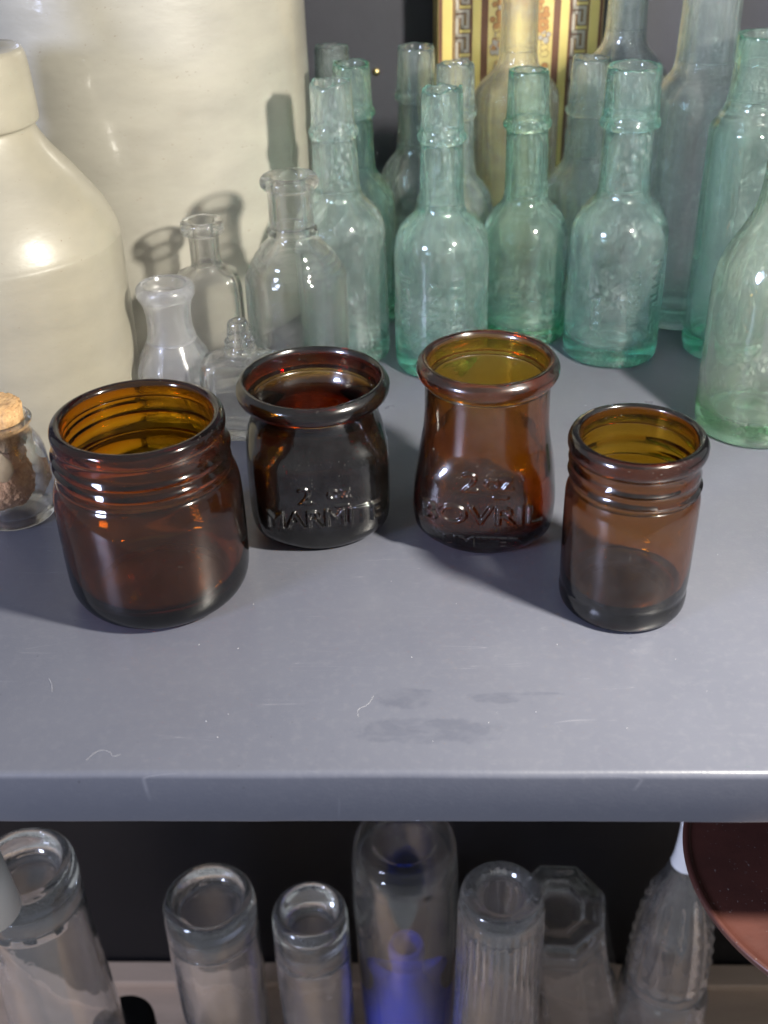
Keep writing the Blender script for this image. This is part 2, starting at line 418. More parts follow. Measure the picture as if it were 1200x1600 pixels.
# ------------------------------------------------------------------ the setting
YAW = R(-2.14)
def shelf_material():
    m, nt, nd, lk = newmat('slate_blue_shelf_paint')
    co = objco(nt)
    b = N(nt, 'ShaderNodeBsdfPrincipled')
    base = mixc(nt, ramp(nt, noise_t(nt, co, 14, 5, 0.6), [(0.3, g3(0)), (0.7, g3(1))]), (0.100, 0.105, 0.130), (0.086, 0.091, 0.115))
    base = mixc(nt, ramp(nt, noise_t(nt, co, 320, 3, 0.7), [(0.5, g3(0)), (0.75, g3(0.35))]), base, (0.130, 0.133, 0.153))
    base = mixc(nt, ramp(nt, noise_t(nt, co, 6, 6, 0.7, 0.8), [(0.42, g3(0)), (0.7, g3(0.55))]), base, (0.110, 0.113, 0.132))
    base = mixc(nt, math_n(nt, 'MULTIPLY', ramp(nt, noise_t(nt, co, 520, 2, 0.5), [(0.72, g3(0)), (0.76, g3(0.8))]), ramp(nt, noise_t(nt, co, 28, 3), [(0.5, g3(0)), (0.62, g3(1))])), base, (0.055, 0.055, 0.065))
    # rubbed, darker smears near the front edge
    sep = N(nt, 'ShaderNodeSeparateXYZ'); lk.new(co, sep.inputs[0])
    def patch(cx, cy, rx, ry, soft, wob, sc):
        wx = math_n(nt, 'MULTIPLY', math_n(nt, 'SUBTRACT', noise_t(nt, co, sc, 5, 0.65), 0.5), wob)
        dx = math_n(nt, 'DIVIDE', math_n(nt, 'SUBTRACT', sep.outputs[0], cx), rx)
        dy = math_n(nt, 'DIVIDE', math_n(nt, 'SUBTRACT', sep.outputs[1], cy), ry)
        p4 = lambda q: math_n(nt, 'POWER', math_n(nt, 'ABSOLUTE', q), 3.0)
        d = math_n(nt, 'ADD', math_n(nt, 'ADD', p4(dx), p4(dy)), wx)
        return ramp(nt, d, [(max(0, 0.8 - soft), g3(1)), (0.8 + soft, g3(0))])
    f = patch(0.0099, 0.0164, 0.0215, 0.0052, 0.30, 3.0, 130)
    f = math_n(nt, 'MAXIMUM', f, patch(0.0034, 0.0295, 0.0085, 0.0045, 0.35, 3.2, 150))
    f = math_n(nt, 'MAXIMUM', f, patch(0.0284, 0.0294, 0.0075, 0.0022, 0.35, 4.0, 200))
    f = math_n(nt, 'MAXIMUM', f, patch(0.0379, 0.0313, 0.011, 0.0007, 0.3, 3.0, 200))
    f = math_n(nt, 'MULTIPLY', f, ramp(nt, noise_t(nt, objco(nt, scale=(0.5, 1, 1)), 170, 6, 0.75, 0.5), [(0.38, g3(0.12)), (0.58, g3(1))]))
    base = mixc(nt, math_n(nt, 'MULTIPLY', f, 0.5), base, (0.060, 0.065, 0.087))
    # hairline scratches: thin iso-lines of stretched noise, kept to a few places
    tot = None
    for rot, sc, seed in ((0.4, (14, 190, 1), 3.1), (1.35, (12, 170, 1), 7.7), (2.3, (16, 210, 1), 12.9), (0.05, (10, 240, 1), 21.3)):
        v = objco(nt, scale=sc, rot=(0, 0, rot), loc=(seed, seed * 1.7, 0))
        n = noise_t(nt, v, 1.0, 1, 0.4, 0.3)
        a = math_n(nt, 'ABSOLUTE', math_n(nt, 'SUBTRACT', n, 0.62))
        l = ramp(nt, a, [(0.0, g3(1)), (0.0035, g3(0))])
        k = ramp(nt, noise_t(nt, objco(nt, loc=(seed, 0, seed)), 45, 2), [(0.585, g3(0)), (0.67, g3(0.7))])
        l = math_n(nt, 'MULTIPLY', l, k)
        tot = l if tot is None else math_n(nt, 'MAXIMUM', tot, l)
    base = mixc(nt, math_n(nt, 'MULTIPLY', tot, 0.4), base, (0.30, 0.30, 0.33))
    lk.new(base, b.inputs['Base Color'])
    ro = ramp(nt, noise_t(nt, co, 40, 5, 0.6), [(0.3, g3(0.27)), (0.7, g3(0.40))])
    ro = mixc(nt, f, ro, g3(0.33))
    lk.new(ro, b.inputs['Roughness']); b.inputs['Specular IOR Level'].default_value = 0.5
    bn = N(nt, 'ShaderNodeBump', i_Strength=0.10, i_Distance=0.0005); lk.new(noise_t(nt, co, 900, 3, 0.6), bn.inputs['Height'])
    lk.new(bn.outputs[0], b.inputs['Normal'])
    out = N(nt, 'ShaderNodeOutputMaterial'); lk.new(b.outputs[0], out.inputs['Surface'])
    return m
M_shelf = shelf_material()

def extrude_profile(name, prof, x0, x1, mat, parent=None, smooth_ang=40, nx=2):
    k = len(prof); V = []; F = []
    xs = [x0 + (x1 - x0) * i / (nx - 1) for i in range(nx)]
    for x in xs: V += [(x, y, z) for y, z in prof]
    for s in range(nx - 1):
        for i in range(k):
            j = (i + 1) % k; F.append((s*k + i, s*k + j, (s+1)*k + j, (s+1)*k + i))
    F.append(tuple(range(k - 1, -1, -1))); F.append(tuple((nx - 1) * k + i for i in range(k)))
    me = mesh_np(name, V, F, True)
    bm = bmesh.new(); bm.from_mesh(me); bmesh.ops.recalc_face_normals(bm, faces=bm.faces); bm.to_mesh(me); bm.free()
    me.polygons.foreach_set('use_smooth', np.full(len(me.polygons), True))
    me.set_sharp_from_angle(angle=R(smooth_ang))
    return link(name, me, mat, parent)
shelf = thing('metal_shelf', (0, 0.2125, 0), 'slate blue painted metal shelf with rounded front lip, scuffed near the front edge', 'shelf', rotz=YAW)
rad = 0.0019
prof = [(0.44, 0.0), (rad, 0.0)]
for k in range(1, 8):
    a = PI / 2 + k * PI / 2 / 8; prof.append((rad + rad * math.cos(a), -rad + rad * math.sin(a)))
prof += [(0.0, -rad), (0.0003, -0.0178), (0.0007, -0.0188), (0.0016, -0.0188), (0.0018, -0.0030), (0.0040, -0.0018), (0.44, -0.0018)]
top = extrude_profile('shelf_plate', prof, -0.5, 0.5, M_shelf, shelf, nx=260)
for v in top.data.vertices:
    if v.co.y < 0.0025:
        q = mnoise.noise(Vector((v.co.x * 26, 1.7, v.co.z * 40))) * 0.00022 + mnoise.noise(Vector((v.co.x * 120, 5.1, v.co.z * 90))) * 0.00007
        v.co.y += q; v.co.z += q * 0.5
# object coordinates of the paint are used un-rotated, so shift the smear centres by the shelf origin
for n in M_shelf.node_tree.nodes:
    pass

wall = thing('back_wall', (0, 0.643, 0), 'dark slate painted back panel behind the bottles', 'wall', rotz=YAW)
wall['kind'] = 'structure'; del wall['category']
bm = bmesh.new(); add_box(bm, -0.6, 0.6, 0, 0.012, -0.42, 0.75); bm_obj('wall_panel', bm, M_wall, wall)
bm = bmesh.new(); bmesh.ops.create_uvsphere(bm, u_segments=20, v_segments=10, radius=0.0021, matrix=Matrix.Translation((0.0024, -0.0004, 0.0892)) @ Matrix.Diagonal((1, 0.7, 1, 1)))
bm_obj('screw_head', bm, M_brass, wall, True)

# ------------------------------------------------------------------ the four amber jars
# wide screw-top jar
t = thing('amber_jar', (-0.0735, 0.3008, 0), 'widest brown amber jar, empty, with two screw threads under its open rim, front left', 'jar', 'empty amber glass jars', rotz=0.3)
H = 0.0628
outer = [(0, 0.0016), (0.017, 0.0012), (0.0215, 0.0), (0.0235, 0.0), (0.0268, 0.0010), (0.0292, 0.0042), (0.0302, 0.0085), (0.0303, 0.020), (0.0302, 0.034), (0.0300, 0.0395), (0.0290, 0.0430), (0.0280, 0.0446),
         (0.0274, 0.0460), (0.0272, 0.0500), (0.0272, 0.0540), (0.0272, 0.0574), (0.0276, 0.0584), (0.0277, 0.0608), (0.0271, H - 0.0006), (0.0258, H)]
inner = [(0.0250, H), (0.0240, H - 0.0006), (0.0235, H - 0.0022), (0.0236, 0.058), (0.0240, 0.0555), (0.0244, 0.050), (0.0245, 0.046), (0.0254, 0.042), (0.0272, 0.038), (0.0278, 0.033), (0.0279, 0.014), (0.0268, 0.0085), (0.0235, 0.0056), (0.016, 0.0050), (0, 0.0054)]
sc_ = lambda P: [(r_ * (0.966 - 0.014 * min(1, max(0, (z_ - 0.035) / 0.01))), z_) for r_, z_ in P]
vessel(t, sc_(outer), sc_(inner), M_amber, cuts=(0.0443, 0.0578), names=['body', 'threaded_neck', 'rim'], segs=160, wi=0.004, wo=0.001, seed=3,
       shape=thread(0.0548, 0.0040, 1.9, 0.0013, 0.00075, 0.0, th0=1.0), it=2)
# small screw-top jar
t = thing('amber_jar', (0.0749, 0.2865, 0), 'slim brown amber jar with ringed screw neck and straight sides, front right', 'jar', 'empty amber glass jars')
H = 0.0600
outer = [(0, 0.0016), (0.012, 0.0013), (0.0155, 0.0), (0.0178, 0.0), (0.0196, 0.0008), (0.0205, 0.0028), (0.0206, 0.006), (0.0202, 0.0075), (0.0206, 0.0095), (0.0207, 0.020), (0.0207, 0.037), (0.0206, 0.0405), (0.0200, 0.0422), (0.0195, 0.0434),
         (0.0193, 0.046), (0.0193, 0.0520), (0.0195, 0.0538), (0.0205, 0.0546), (0.0211, 0.0560), (0.0210, 0.0580), (0.0200, H - 0.0002), (0.0186, H)]
inner = [(0.0184, H), (0.0177, H - 0.0005), (0.0174, H - 0.002), (0.0174, 0.055), (0.0173, 0.052), (0.0174, 0.046), (0.0180, 0.0425), (0.0189, 0.039), (0.0191, 0.034), (0.0190, 0.012), (0.0180, 0.0085), (0.0160, 0.0068), (0.010, 0.0064), (0, 0.0066)]
sc_ = lambda P: [(r_ * 0.97, z_) for r_, z_ in P]
vessel(t, sc_(outer), sc_(inner), M_amber_s, cuts=(0.0430, 0.0540), names=['body', 'threaded_neck', 'rim'], segs=160, wi=0.004, wo=0.001, seed=5,
       shape=thread(0.0514, 0.0040, 1.9, 0.0012, 0.00075, 0.2, th0=2.0))
# 2 oz jar, squat, nearly black
t = thing('amber_jar', (-0.0225, 0.3374, 0), 'squat near-black amber jar embossed 2 oz MARMITE with a heavy rolled rim', 'jar', 'empty amber glass jars')
zr = 0.0532
def rolled(zr, rm, rh, ro):
    """rolled rim: outer half bead then the hole"""
    return [(rm - 0.0006, zr - 0.0042), (ro - 0.0016, zr - 0.0037), (ro - 0.0002, zr - 0.0018), (ro, zr + 0.0002), (ro - 0.0006, zr + 0.0018), (ro - 0.0019, zr + 0.0031)], [(rh + 0.0010, zr + 0.0030), (rh + 0.0002, zr + 0.0016), (rh, zr - 0.001)]
ro_, ri_ = rolled(zr, 0.0222, 0.0218, 0.0258)
outer = [(0, 0.002), (0.013, 0.0016), (0.0165, 0.0), (0.0185, 0.0), (0.0212, 0.0012), (0.0236, 0.0048), (0.0245, 0.0092), (0.0247, 0.0150), (0.0247, 0.0250), (0.0246, 0.0300), (0.0241, 0.0345), (0.0230, 0.0385), (0.0218, 0.0420), (0.0214, 0.0445), (0.0214, 0.0470), (0.0217, 0.0486)] + ro_
inner = ri_ + [(0.0205, 0.0470), (0.0188, 0.0435), (0.0188, 0.040), (0.0204, 0.034), (0.0208, 0.026), (0.0207, 0.012), (0.0190, 0.0075), (0.012, 0.0062), (0, 0.0070)]
e = emboss([('2', 0.0062, -8, 0.0245, 0, 0.0007, 1.1), ('oz', 0.0053, 19, 0.0252, 0, 0.0007, 1.1), ('-', 0.0062, 21, 0.0208, 0, 0.0006, 2.0), ('MARMITE', 0.0067, 7, 0.0154, 0, 0.0010, 1.06)])
sq = superell(3.4, 0.985, 0.95, rot=R(6), z0=-0.001, z1=0.042, soft=0.009)
vessel(t, outer, inner, M_amber_d, cuts=(0.0484,), names=['body', 'rim'], wi=0.012, wo=0.0012, seed=8, shape=sq, emb=e, emb_z=(0.004, 0.034))
# 2 oz jar, tall
t = thing('amber_jar', (0.0350, 0.3316, 0), 'tall-necked brown amber jar embossed 2 oz BOVRIL LIMITED with a rolled rim', 'jar', 'empty amber glass jars')
zr = 0.0612
ro_, ri_ = rolled(zr, 0.0210, 0.0190, 0.0234)
outer = [(0, 0.002), (0.013, 0.0016), (0.0165, 0.0), (0.0185, 0.0), (0.0208, 0.0012), (0.0230, 0.0048), (0.0242, 0.0092), (0.0246, 0.0150), (0.0243, 0.0200), (0.0237, 0.0245), (0.0229, 0.0290), (0.0220, 0.0335), (0.0211, 0.0385), (0.0207, 0.0440), (0.0206, 0.0500), (0.0206, 0.0540), (0.0207, 0.0566)] + ro_
inner = ri_ + [(0.0187, 0.057), (0.0183, 0.0530), (0.0180, 0.046), (0.0184, 0.038), (0.0194, 0.030), (0.0204, 0.022), (0.0208, 0.014), (0.0195, 0.0078), (0.012, 0.0062), (0, 0.0070)]
e = emboss([('2', 0.0064, -18, 0.0300, 0, 0.0007, 1.25), ('oz', 0.0055, 6, 0.0306, 0, 0.0007, 1.25), ('-', 0.0062, 7, 0.0262, 0, 0.0006, 2.0), ('BOVRIL', 0.0067, -8, 0.0185, 0, 0.0010, 1.38), ('LIMITED', 0.0046, -6, 0.0074, 0, 0.00035, 1.2)])
sq = superell(3.5, 0.99, 0.96, rot=R(-8), z0=-0.001, z1=0.038, soft=0.010)
vessel(t, outer, inner, M_amber_b, cuts=(0.0564,), names=['body', 'rim'], wi=0.012, wo=0.0012, seed=9, shape=sq, emb=e, emb_z=(0.002, 0.038))

# ------------------------------------------------------------------ aqua bottles
def relish(loc, label, H, Rb, rn, zs, zb, rr_, rb, mat, seed, rotz=0, lip=0.0004, tilt=(0, 0), emb=None, mould=False, wall_=0.0022, grp='aqua glass sauce bottles with ringed necks'):
    t = thing('aqua_bottle', loc, label, 'bottle', grp, rot=(R(tilt[0]), R(tilt[1]), rotz))
    outer = [(0, 0.0030), (Rb*0.55, 0.0024), (Rb*0.78, 0.0002), (Rb*0.86, 0.0), (Rb*0.97, 0.0012), (Rb*1.0, 0.0045), (Rb, zs*0.4), (Rb*0.995, zs - 0.004), (Rb*0.985, zs + 0.001), (Rb*0.93, zs + 0.0060), (Rb*0.80, zs + 0.0105),
             (rn + 0.0030, zs + 0.0138), (rn + 0.0010, zs + 0.0160), (rn + 0.0003, zs + 0.0195), (rn, zs + 0.026), (rn - 0.0002, zb - 0.008), (rn - 0.0004, zb - 0.0026), (rn + 0.0002, zb - 0.0018), (rb - 0.0003, zb - 0.0013), (rb, zb), (rb - 0.0004, zb + 0.0012),
             (rr_ + 0.0009, zb + 0.0018), (rr_ + 0.0005, zb + 0.0034), (rr_ + 0.0002, H - 0.010), (rr_, H - 0.0012), (rr_ - 0.0005, H - 0.0001), (rr_ - 0.0011, H)]
    ri = rn - 0.0030
    inner = [(rr_ - 0.0014, H - 0.0001), (rr_ - 0.0020, H - 0.0010), (rr_ - 0.0024, H - 0.004), (ri + 0.0006, zb + 0.004), (ri, zb - 0.006), (ri + 0.0001, zs + 0.022), (ri + 0.0010, zs + 0.0150), (rn + 0.0014, zs + 0.0112), (Rb*0.74, zs + 0.0070), (Rb - wall_*1.15, zs + 0.0015),
             (Rb - wall_, zs - 0.006), (Rb - wall_, zs*0.35), (Rb - wall_*1.1, 0.0125), (Rb*0.80, 0.0078), (Rb*0.5, 0.0078), (Rb*0.2, 0.0098), (0, 0.0105)]
    sh = None
    if mould:   # faint flat panels
        sh = ngon(8, rot=0.2, z0=0.004, z1=zs + 0.002, soft=0.006, k=0.35)
    return vessel(t, outer, inner, mat, cuts=(zs + 0.0195, zb - 0.0024), names=['body', 'neck', 'collar'], segs=112, wo=0.0055, wi=0.03, seed=seed, lip=lip, emb=emb, emb_z=(0.006, zs - 0.002) if emb else None, shape=sh)
eB = emboss([('JLCVLVLLC', 0.0052, -52, 0.030, -90, 0.0007, 0.95), ('CSDHEBO', 0.0054, -12, 0.028, -90, 0.0007, 1.0), ('EEHBSHO', 0.0054, 16, 0.031, -90, 0.0006, 1.0)])
eD = emboss([('JYVTTLEFC', 0.0046, 42, 0.033, -90, 0.0007, 1.0), ('OTIESIMLI', 0.0046, 12, 0.033, -90, 0.0007, 0.95), ('EBEDS', 0.0048, -32, 0.024, -90, 0.0007, 1.0)])
eC = emboss([('SILEC', 0.0048, -20, 0.024, -90, 0.0006, 1.0)])
relish((-0.0150, 0.4770, 0), 'aqua bottle with jagged lip just right of the clear ringed bottle, neck leaning left', 0.1200, 0.0203, 0.0097, 0.0575, 0.1004, 0.0086, 0.0106, M_aqua3, 11, 0.4, 0.0008, tilt=(0, -1.0), mould=True)
relish((0.0276, 0.4633, 0), 'aqua bottle with slanting snapped neck, embossed down its side, behind the tall-necked amber jar', 0.1190, 0.0204, 0.0091, 0.0545, 0.1006, 0.0084, 0.0104, M_aqua, 12, 0.0, 0.0010, emb=eB)
relish((0.0680, 0.4934, 0), 'greener aqua bottle between the two embossed aqua bottles, in front of the patterned tin', 0.1190, 0.0196, 0.0093, 0.0480, 0.0972, 0.0086, 0.0106, M_aqua2, 13, 0.0, 0.0003, tilt=(0, -1.2), emb=eC)
relish((0.1048, 0.4711, 0), 'largest front aqua bottle, embossed in three upright columns, behind the slim amber jar', 0.1240, 0.0212, 0.0105, 0.0560, 0.1021, 0.0110, 0.0128, M_aqua, 14, 0.0, 0.0003, emb=eD)
relish((-0.0196, 0.5929, 0), 'hindmost aqua bottle, half hidden by the tall cream crock, with ragged mouth', 0.1125, 0.0172, 0.0092, 0.0500, 0.0930, 0.0086, 0.0103, M_aqua3, 15, 1.0, 0.0011)
relish((-0.0090, 0.5165, 0), 'aqua bottle standing between the ragged-mouthed one and the jagged-lipped one, near the crock', 0.1190, 0.0184, 0.0090, 0.0560, 0.0985, 0.0082, 0.0101, M_aqua2, 16, 0.6, 0.0006)
relish((0.0207, 0.5541, 0), 'grey-green aqua bottle against the slate wall, left of the patterned tin', 0.1180, 0.0185, 0.0090, 0.0545, 0.0960, 0.0088, 0.0104, M_aqua3, 17, 2.0, 0.0004)
relish((0.0368, 0.5202, 0), 'aqua bottle with wavy broken lip in front of the left border of the patterned tin', 0.1172, 0.0188, 0.0092, 0.0520, 0.0960, 0.0085, 0.0101, M_aqua3, 18, 0.3, 0.0009)
relish((0.0976, 0.5306, 0), 'aqua bottle before the right border of the patterned tin, beside the largest front one', 0.1155, 0.0184, 0.0094, 0.0530, 0.0930, 0.0088, 0.0106, M_aqua3, 19, 0.9, 0.0004, tilt=(0, 1.0))

def tallbottle(loc, name, label, H, Rb, rn, zs, mat, seed, shw=0.018, lipr=0.003, rotz=0, grp=None, tilt=(0, 0), names=None, neck_top=None, wall_=0.0024, shape=None):
    t = thing(name, loc, label, 'bottle', grp, rot=(R(tilt[0]), R(tilt[1]), rotz))
    nt_ = neck_top or rn * 0.88
    outer = [(0, 0.004), (Rb*0.6, 0.003), (Rb*0.80, 0.0003), (Rb*0.88, 0.0), (Rb*0.975, 0.0014), (Rb, 0.006), (Rb, zs*0.5), (Rb, zs - 0.002), (Rb*0.975, zs + shw*0.12), (Rb*0.86, zs + shw*0.38), (rn + (Rb - rn)*0.38, zs + shw*0.62), (rn + (Rb-rn)*0.10, zs + shw*0.85), (rn, zs + shw*1.1),
             (rn*0.97, zs + shw*1.6), (nt_, H - 0.014), (nt_, H - 0.0102), (nt_ + lipr, H - 0.0094), (nt_ + lipr*1.1, H - 0.005), (nt_ + lipr*0.9, H - 0.0008), (nt_ + lipr*0.3, H)]
    ri = nt_ - 0.0024; rni = rn - 0.0028
    inner = [(nt_ - 0.0008, H), (ri, H - 0.0008), (ri, H - 0.012), (rni, zs + shw*1.5), (rni + 0.0006, zs + shw*0.95), (rn + (Rb-rn)*0.28, zs + shw*0.56), (Rb*0.80, zs + shw*0.28), (Rb - wall_, zs - 0.001), (Rb - wall_, zs*0.5), (Rb - wall_*1.1, 0.013), (Rb*0.8, 0.0085), (Rb*0.45, 0.0090), (0, 0.0125)]
    return vessel(t, outer, inner, mat, cuts=(zs + shw*1.3, H - 0.0104), names=names or ['body', 'neck', 'lip'], segs=96, wo=0.003, wi=0.016, seed=seed, shape=shape, kz=110)
tallbottle((0.0690, 0.5600, 0), 'tall_bottle', 'straw-tinted tall bottle standing against the middle of the patterned tin', 0.178, 0.0206, 0.0092, 0.0935, M_straw, 31, 0.016)
tallbottle((0.1205, 0.5680, 0), 'tall_bottle', 'grey tall bottle behind the largest front aqua bottle, at the right edge of the tin', 0.182, 0.0218, 0.0098, 0.0990, M_aqua3, 32, 0.017)
tallbottle((0.1440, 0.5110, 0), 'tall_bottle', 'broad smoky aqua tall bottle with stepped neck ring between two greener ones at the right', 0.185, 0.0225, 0.0132, 0.1020, M_aqua3, 33, 0.012)
tallbottle((0.1555, 0.4705, 0), 'tall_bottle', 'blue-green square-shouldered bottle with jagged open neck behind the pale green bottle', 0.1345, 0.0176, 0.0122, 0.0985, M_aqua2, 34, 0.009, lipr=0.0004, neck_top=0.0110)
tallbottle((0.1487, 0.3983, 0), 'tall_bottle', 'pale green long-necked bottle nearest the front at the right edge', 0.172, 0.0228, 0.0098, 0.0590, M_green, 35, 0.034, neck_top=0.0080)

# ------------------------------------------------------------------ small clear bottles in front of the crock
t = thing('clear_bottle', (-0.0335, 0.4400, 0), 'larger clear bottle with flanged mouth and stepped rings on its shoulder', 'bottle')
outer = [(0, 0.003), (0.014, 0.002), (0.0175, 0.0), (0.0195, 0.0), (0.0212, 0.0012), (0.0217, 0.004), (0.0218, 0.018), (0.0218, 0.034), (0.0217, 0.0385), (0.0212, 0.0412), (0.0200, 0.0432), (0.0196, 0.0434), (0.0192, 0.0452), (0.0182, 0.0466), (0.0176, 0.0468), (0.0172, 0.0486), (0.0160, 0.0500), (0.0154, 0.0502), (0.0148, 0.0520), (0.0134, 0.0538), (0.0118, 0.0552),
         (0.0106, 0.0566), (0.0104, 0.0580), (0.0112, 0.0588), (0.0113, 0.0600), (0.0106, 0.0610), (0.0098, 0.0618), (0.0096, 0.0640), (0.0097, 0.0740), (0.0098, 0.0768), (0.0104, 0.0778), (0.0120, 0.0786), (0.0126, 0.0802), (0.0124, 0.0822), (0.0112, 0.0834), (0.0096, 0.0836)]
inner = [(0.0080, 0.0834), (0.0070, 0.0826), (0.0066, 0.0800), (0.0066, 0.0640), (0.0068, 0.0590), (0.0080, 0.0550), (0.0120, 0.0515), (0.0155, 0.0470), (0.0185, 0.0420), (0.0195, 0.037), (0.0196, 0.015), (0.0190, -0.006), (0.015, -0.0095), (0.008, -0.0090), (0, -0.0082)]
fz = lambda P: [(r_ * (0.928 + 0.035 * min(1, max(0, (r_ - 0.012) / 0.006))), 0.0158 + 0.928 * z_ if (z_ > 0.0045 or z_ < 0) else z_) for r_, z_ in P]
vessel(t, fz(outer), fz(inner), M_clear, cuts=(0.0158 + 0.928 * 0.0618, 0.0158 + 0.928 * 0.0775), names=['body', 'neck', 'lip'], segs=112, wo=0.002, wi=0.008, seed=41, it=1)

t = thing('clear_bottle', (-0.0705, 0.4474, 0), 'narrow clear panelled bottle with a thick square-cut lip, behind the frosted one', 'bottle', rotz=R(12))
outer = [(0, 0.002), (0.008, 0.0015), (0.0100, 0.0), (0.0112, 0.0), (0.0124, 0.0012), (0.0128, 0.003), (0.0128, 0.020), (0.0128, 0.044), (0.0126, 0.0480), (0.0116, 0.0510), (0.0095, 0.0528), (0.0072, 0.0540), (0.0064, 0.0554), (0.0062, 0.0580), (0.0062, 0.0665), (0.0063, 0.0682), (0.0084, 0.0686), (0.0089, 0.0694), (0.0089, 0.0728), (0.0084, 0.0738), (0.0072, 0.0740)]
inner = [(0.0056, 0.0739), (0.0046, 0.0732), (0.0042, 0.0710), (0.0041, 0.0600), (0.0044, 0.0550), (0.0060, 0.0525), (0.0090, 0.0505), (0.0106, 0.0470), (0.0108, 0.040), (0.0108, 0.010), (0.0098, 0.0060), (0.006, 0.0050), (0, 0.0054)]
vessel(t, outer, inner, M_clear, cuts=(0.0556, 0.0683), names=['body', 'neck', 'lip'], segs=112, wo=0.002, wi=0.008, seed=42, shape=superell(5, 1.06, 0.8, z0=-0.004, z1=0.0545, soft=0.004))

t = thing('frosted_bottle', (-0.0835, 0.4195, 0), 'cloudy frosted bottle with flared lip and chamfered square body, beside the cream stoneware bottle', 'bottle', rotz=R(24))
outer = [(0, 0.002), (0.010, 0.0015), (0.0128, 0.0), (0.0140, 0.0), (0.0158, 0.0012), (0.0162, 0.004), (0.0162, 0.015), (0.0162, 0.0225), (0.0158, 0.0250), (0.0140, 0.0285), (0.0116, 0.0320), (0.0098, 0.0355), (0.0090, 0.0400), (0.0088, 0.0440), (0.0091, 0.0480), (0.0100, 0.0512), (0.0112, 0.0532), (0.0117, 0.0550), (0.0113, 0.0572), (0.0100, 0.0582)]
inner = [(0.0084, 0.0581), (0.0076, 0.0565), (0.0070, 0.0530), (0.0064, 0.0470), (0.0062, 0.0410), (0.0070, 0.0355), (0.0100, 0.0300), (0.0135, 0.0240), (0.0140, 0.020), (0.0140, 0.010), (0.0125, 0.0062), (0.008, 0.005), (0, 0.0055)]
vessel(t, outer, inner, M_frost, cuts=(0.0350, 0.0528), names=['body', 'neck', 'lip'], segs=112, wo=0.003, wi=0.01, seed=43, shape=ngon(8, rot=0.1, z0=-0.004, z1=0.036, soft=0.012))

t = thing('clear_flask', (-0.0545, 0.4050, 0), 'tiny flat-bodied clear scent flask with a knobbly little neck, between the amber jars', 'flask', rotz=R(-4))
outer = [(0, 0.001), (0.010, 0.0008), (0.0130, 0.0), (0.0145, 0.0), (0.0160, 0.0008), (0.0162, 0.0025), (0.0158, 0.012), (0.0156, 0.026), (0.0154, 0.0300), (0.0142, 0.0322), (0.0110, 0.0330), (0.0072, 0.0334), (0.0062, 0.0342), (0.0060, 0.0352), (0.0066, 0.0360), (0.0066, 0.0368), (0.0056, 0.0376), (0.0056, 0.0386), (0.0060, 0.0394), (0.0058, 0.0402), (0.0046, 0.0410), (0.0043, 0.0440), (0.0042, 0.0462), (0.0037, 0.0478), (0.0028, 0.0482)]
inner = [(0.0020, 0.0480), (0.0016, 0.0470), (0.0016, 0.0400), (0.0024, 0.0350), (0.0060, 0.0318), (0.0118, 0.0306), (0.0132, 0.0280), (0.0134, 0.020), (0.0134, 0.006), (0.0124, 0.0036), (0.008, 0.003), (0, 0.0032)]
vessel(t, outer, inner, M_clear, cuts=(0.0340,), names=['body', 'neck'], segs=128, wo=0.002, wi=0.012, seed=44, shape=superell(5, 1.05, 0.62, z0=-0.004, z1=0.0345, soft=0.0025))

# ------------------------------------------------------------------ stoneware
t = thing('stoneware_bottle', (-0.1470, 0.4235, 0), 'glazed cream stoneware bottle with thick collar, cropped by the left edge', 'bottle')
zs = 0.0
outer = [(0, 0.001), (0.038, 0.0), (0.043, 0.0), (0.0462, 0.0015), (0.0470, 0.006), (0.0474, 0.030), (0.0475, 0.060), (0.0477, 0.0745), (0.0476, 0.0765), (0.0473, 0.0774), (0.0470, 0.0790), (0.0455, 0.0830), (0.0427, 0.0890), (0.0380, 0.0955), (0.0335, 0.1020), (0.0280, 0.1085), (0.0245, 0.1140), (0.0230, 0.1172), (0.0226, 0.1188), (0.0232, 0.1194), (0.0246, 0.1198), (0.0249, 0.1212), (0.0247, 0.1300), (0.0243, 0.1400), (0.0236, 0.1440), (0.0222, 0.1450)]
inner = [(0.0130, 0.1449), (0.0112, 0.1438), (0.0105, 0.1400), (0.0105, 0.1200), (0.014, 0.112), (0.030, 0.098), (0.041, 0.083), (0.0425, 0.070), (0.0425, 0.012), (0.040, 0.007), (0, 0.006)]
vessel(t, outer, inner, M_stone, cuts=(0.1190,), names=['body', 'collar'], segs=128, wo=0.0012, seed=51, lip=0.0003)
bm = bmesh.new()
bmesh.ops.create_cone(bm, cap_ends=True, segments=24, radius1=0.0078, radius2=0.0060, depth=0.060, matrix=Matrix.Translation((0, 0, 0.03)))
bmesh.ops.bevel(bm, geom=[e_ for e_ in bm.edges if abs(e_.calc_face_angle(0)) > 0.8], offset=0.0012, segments=3, affect='EDGES')
st = bm_obj('white_rod', bm, M_white, None, True); st.location = (-0.1355, 0.4235, 0.118); st.rotation_euler = (R(3), R(-17), 0)
tag(st, 'white rod poking out of the mouth of the cream stoneware bottle', 'rod')

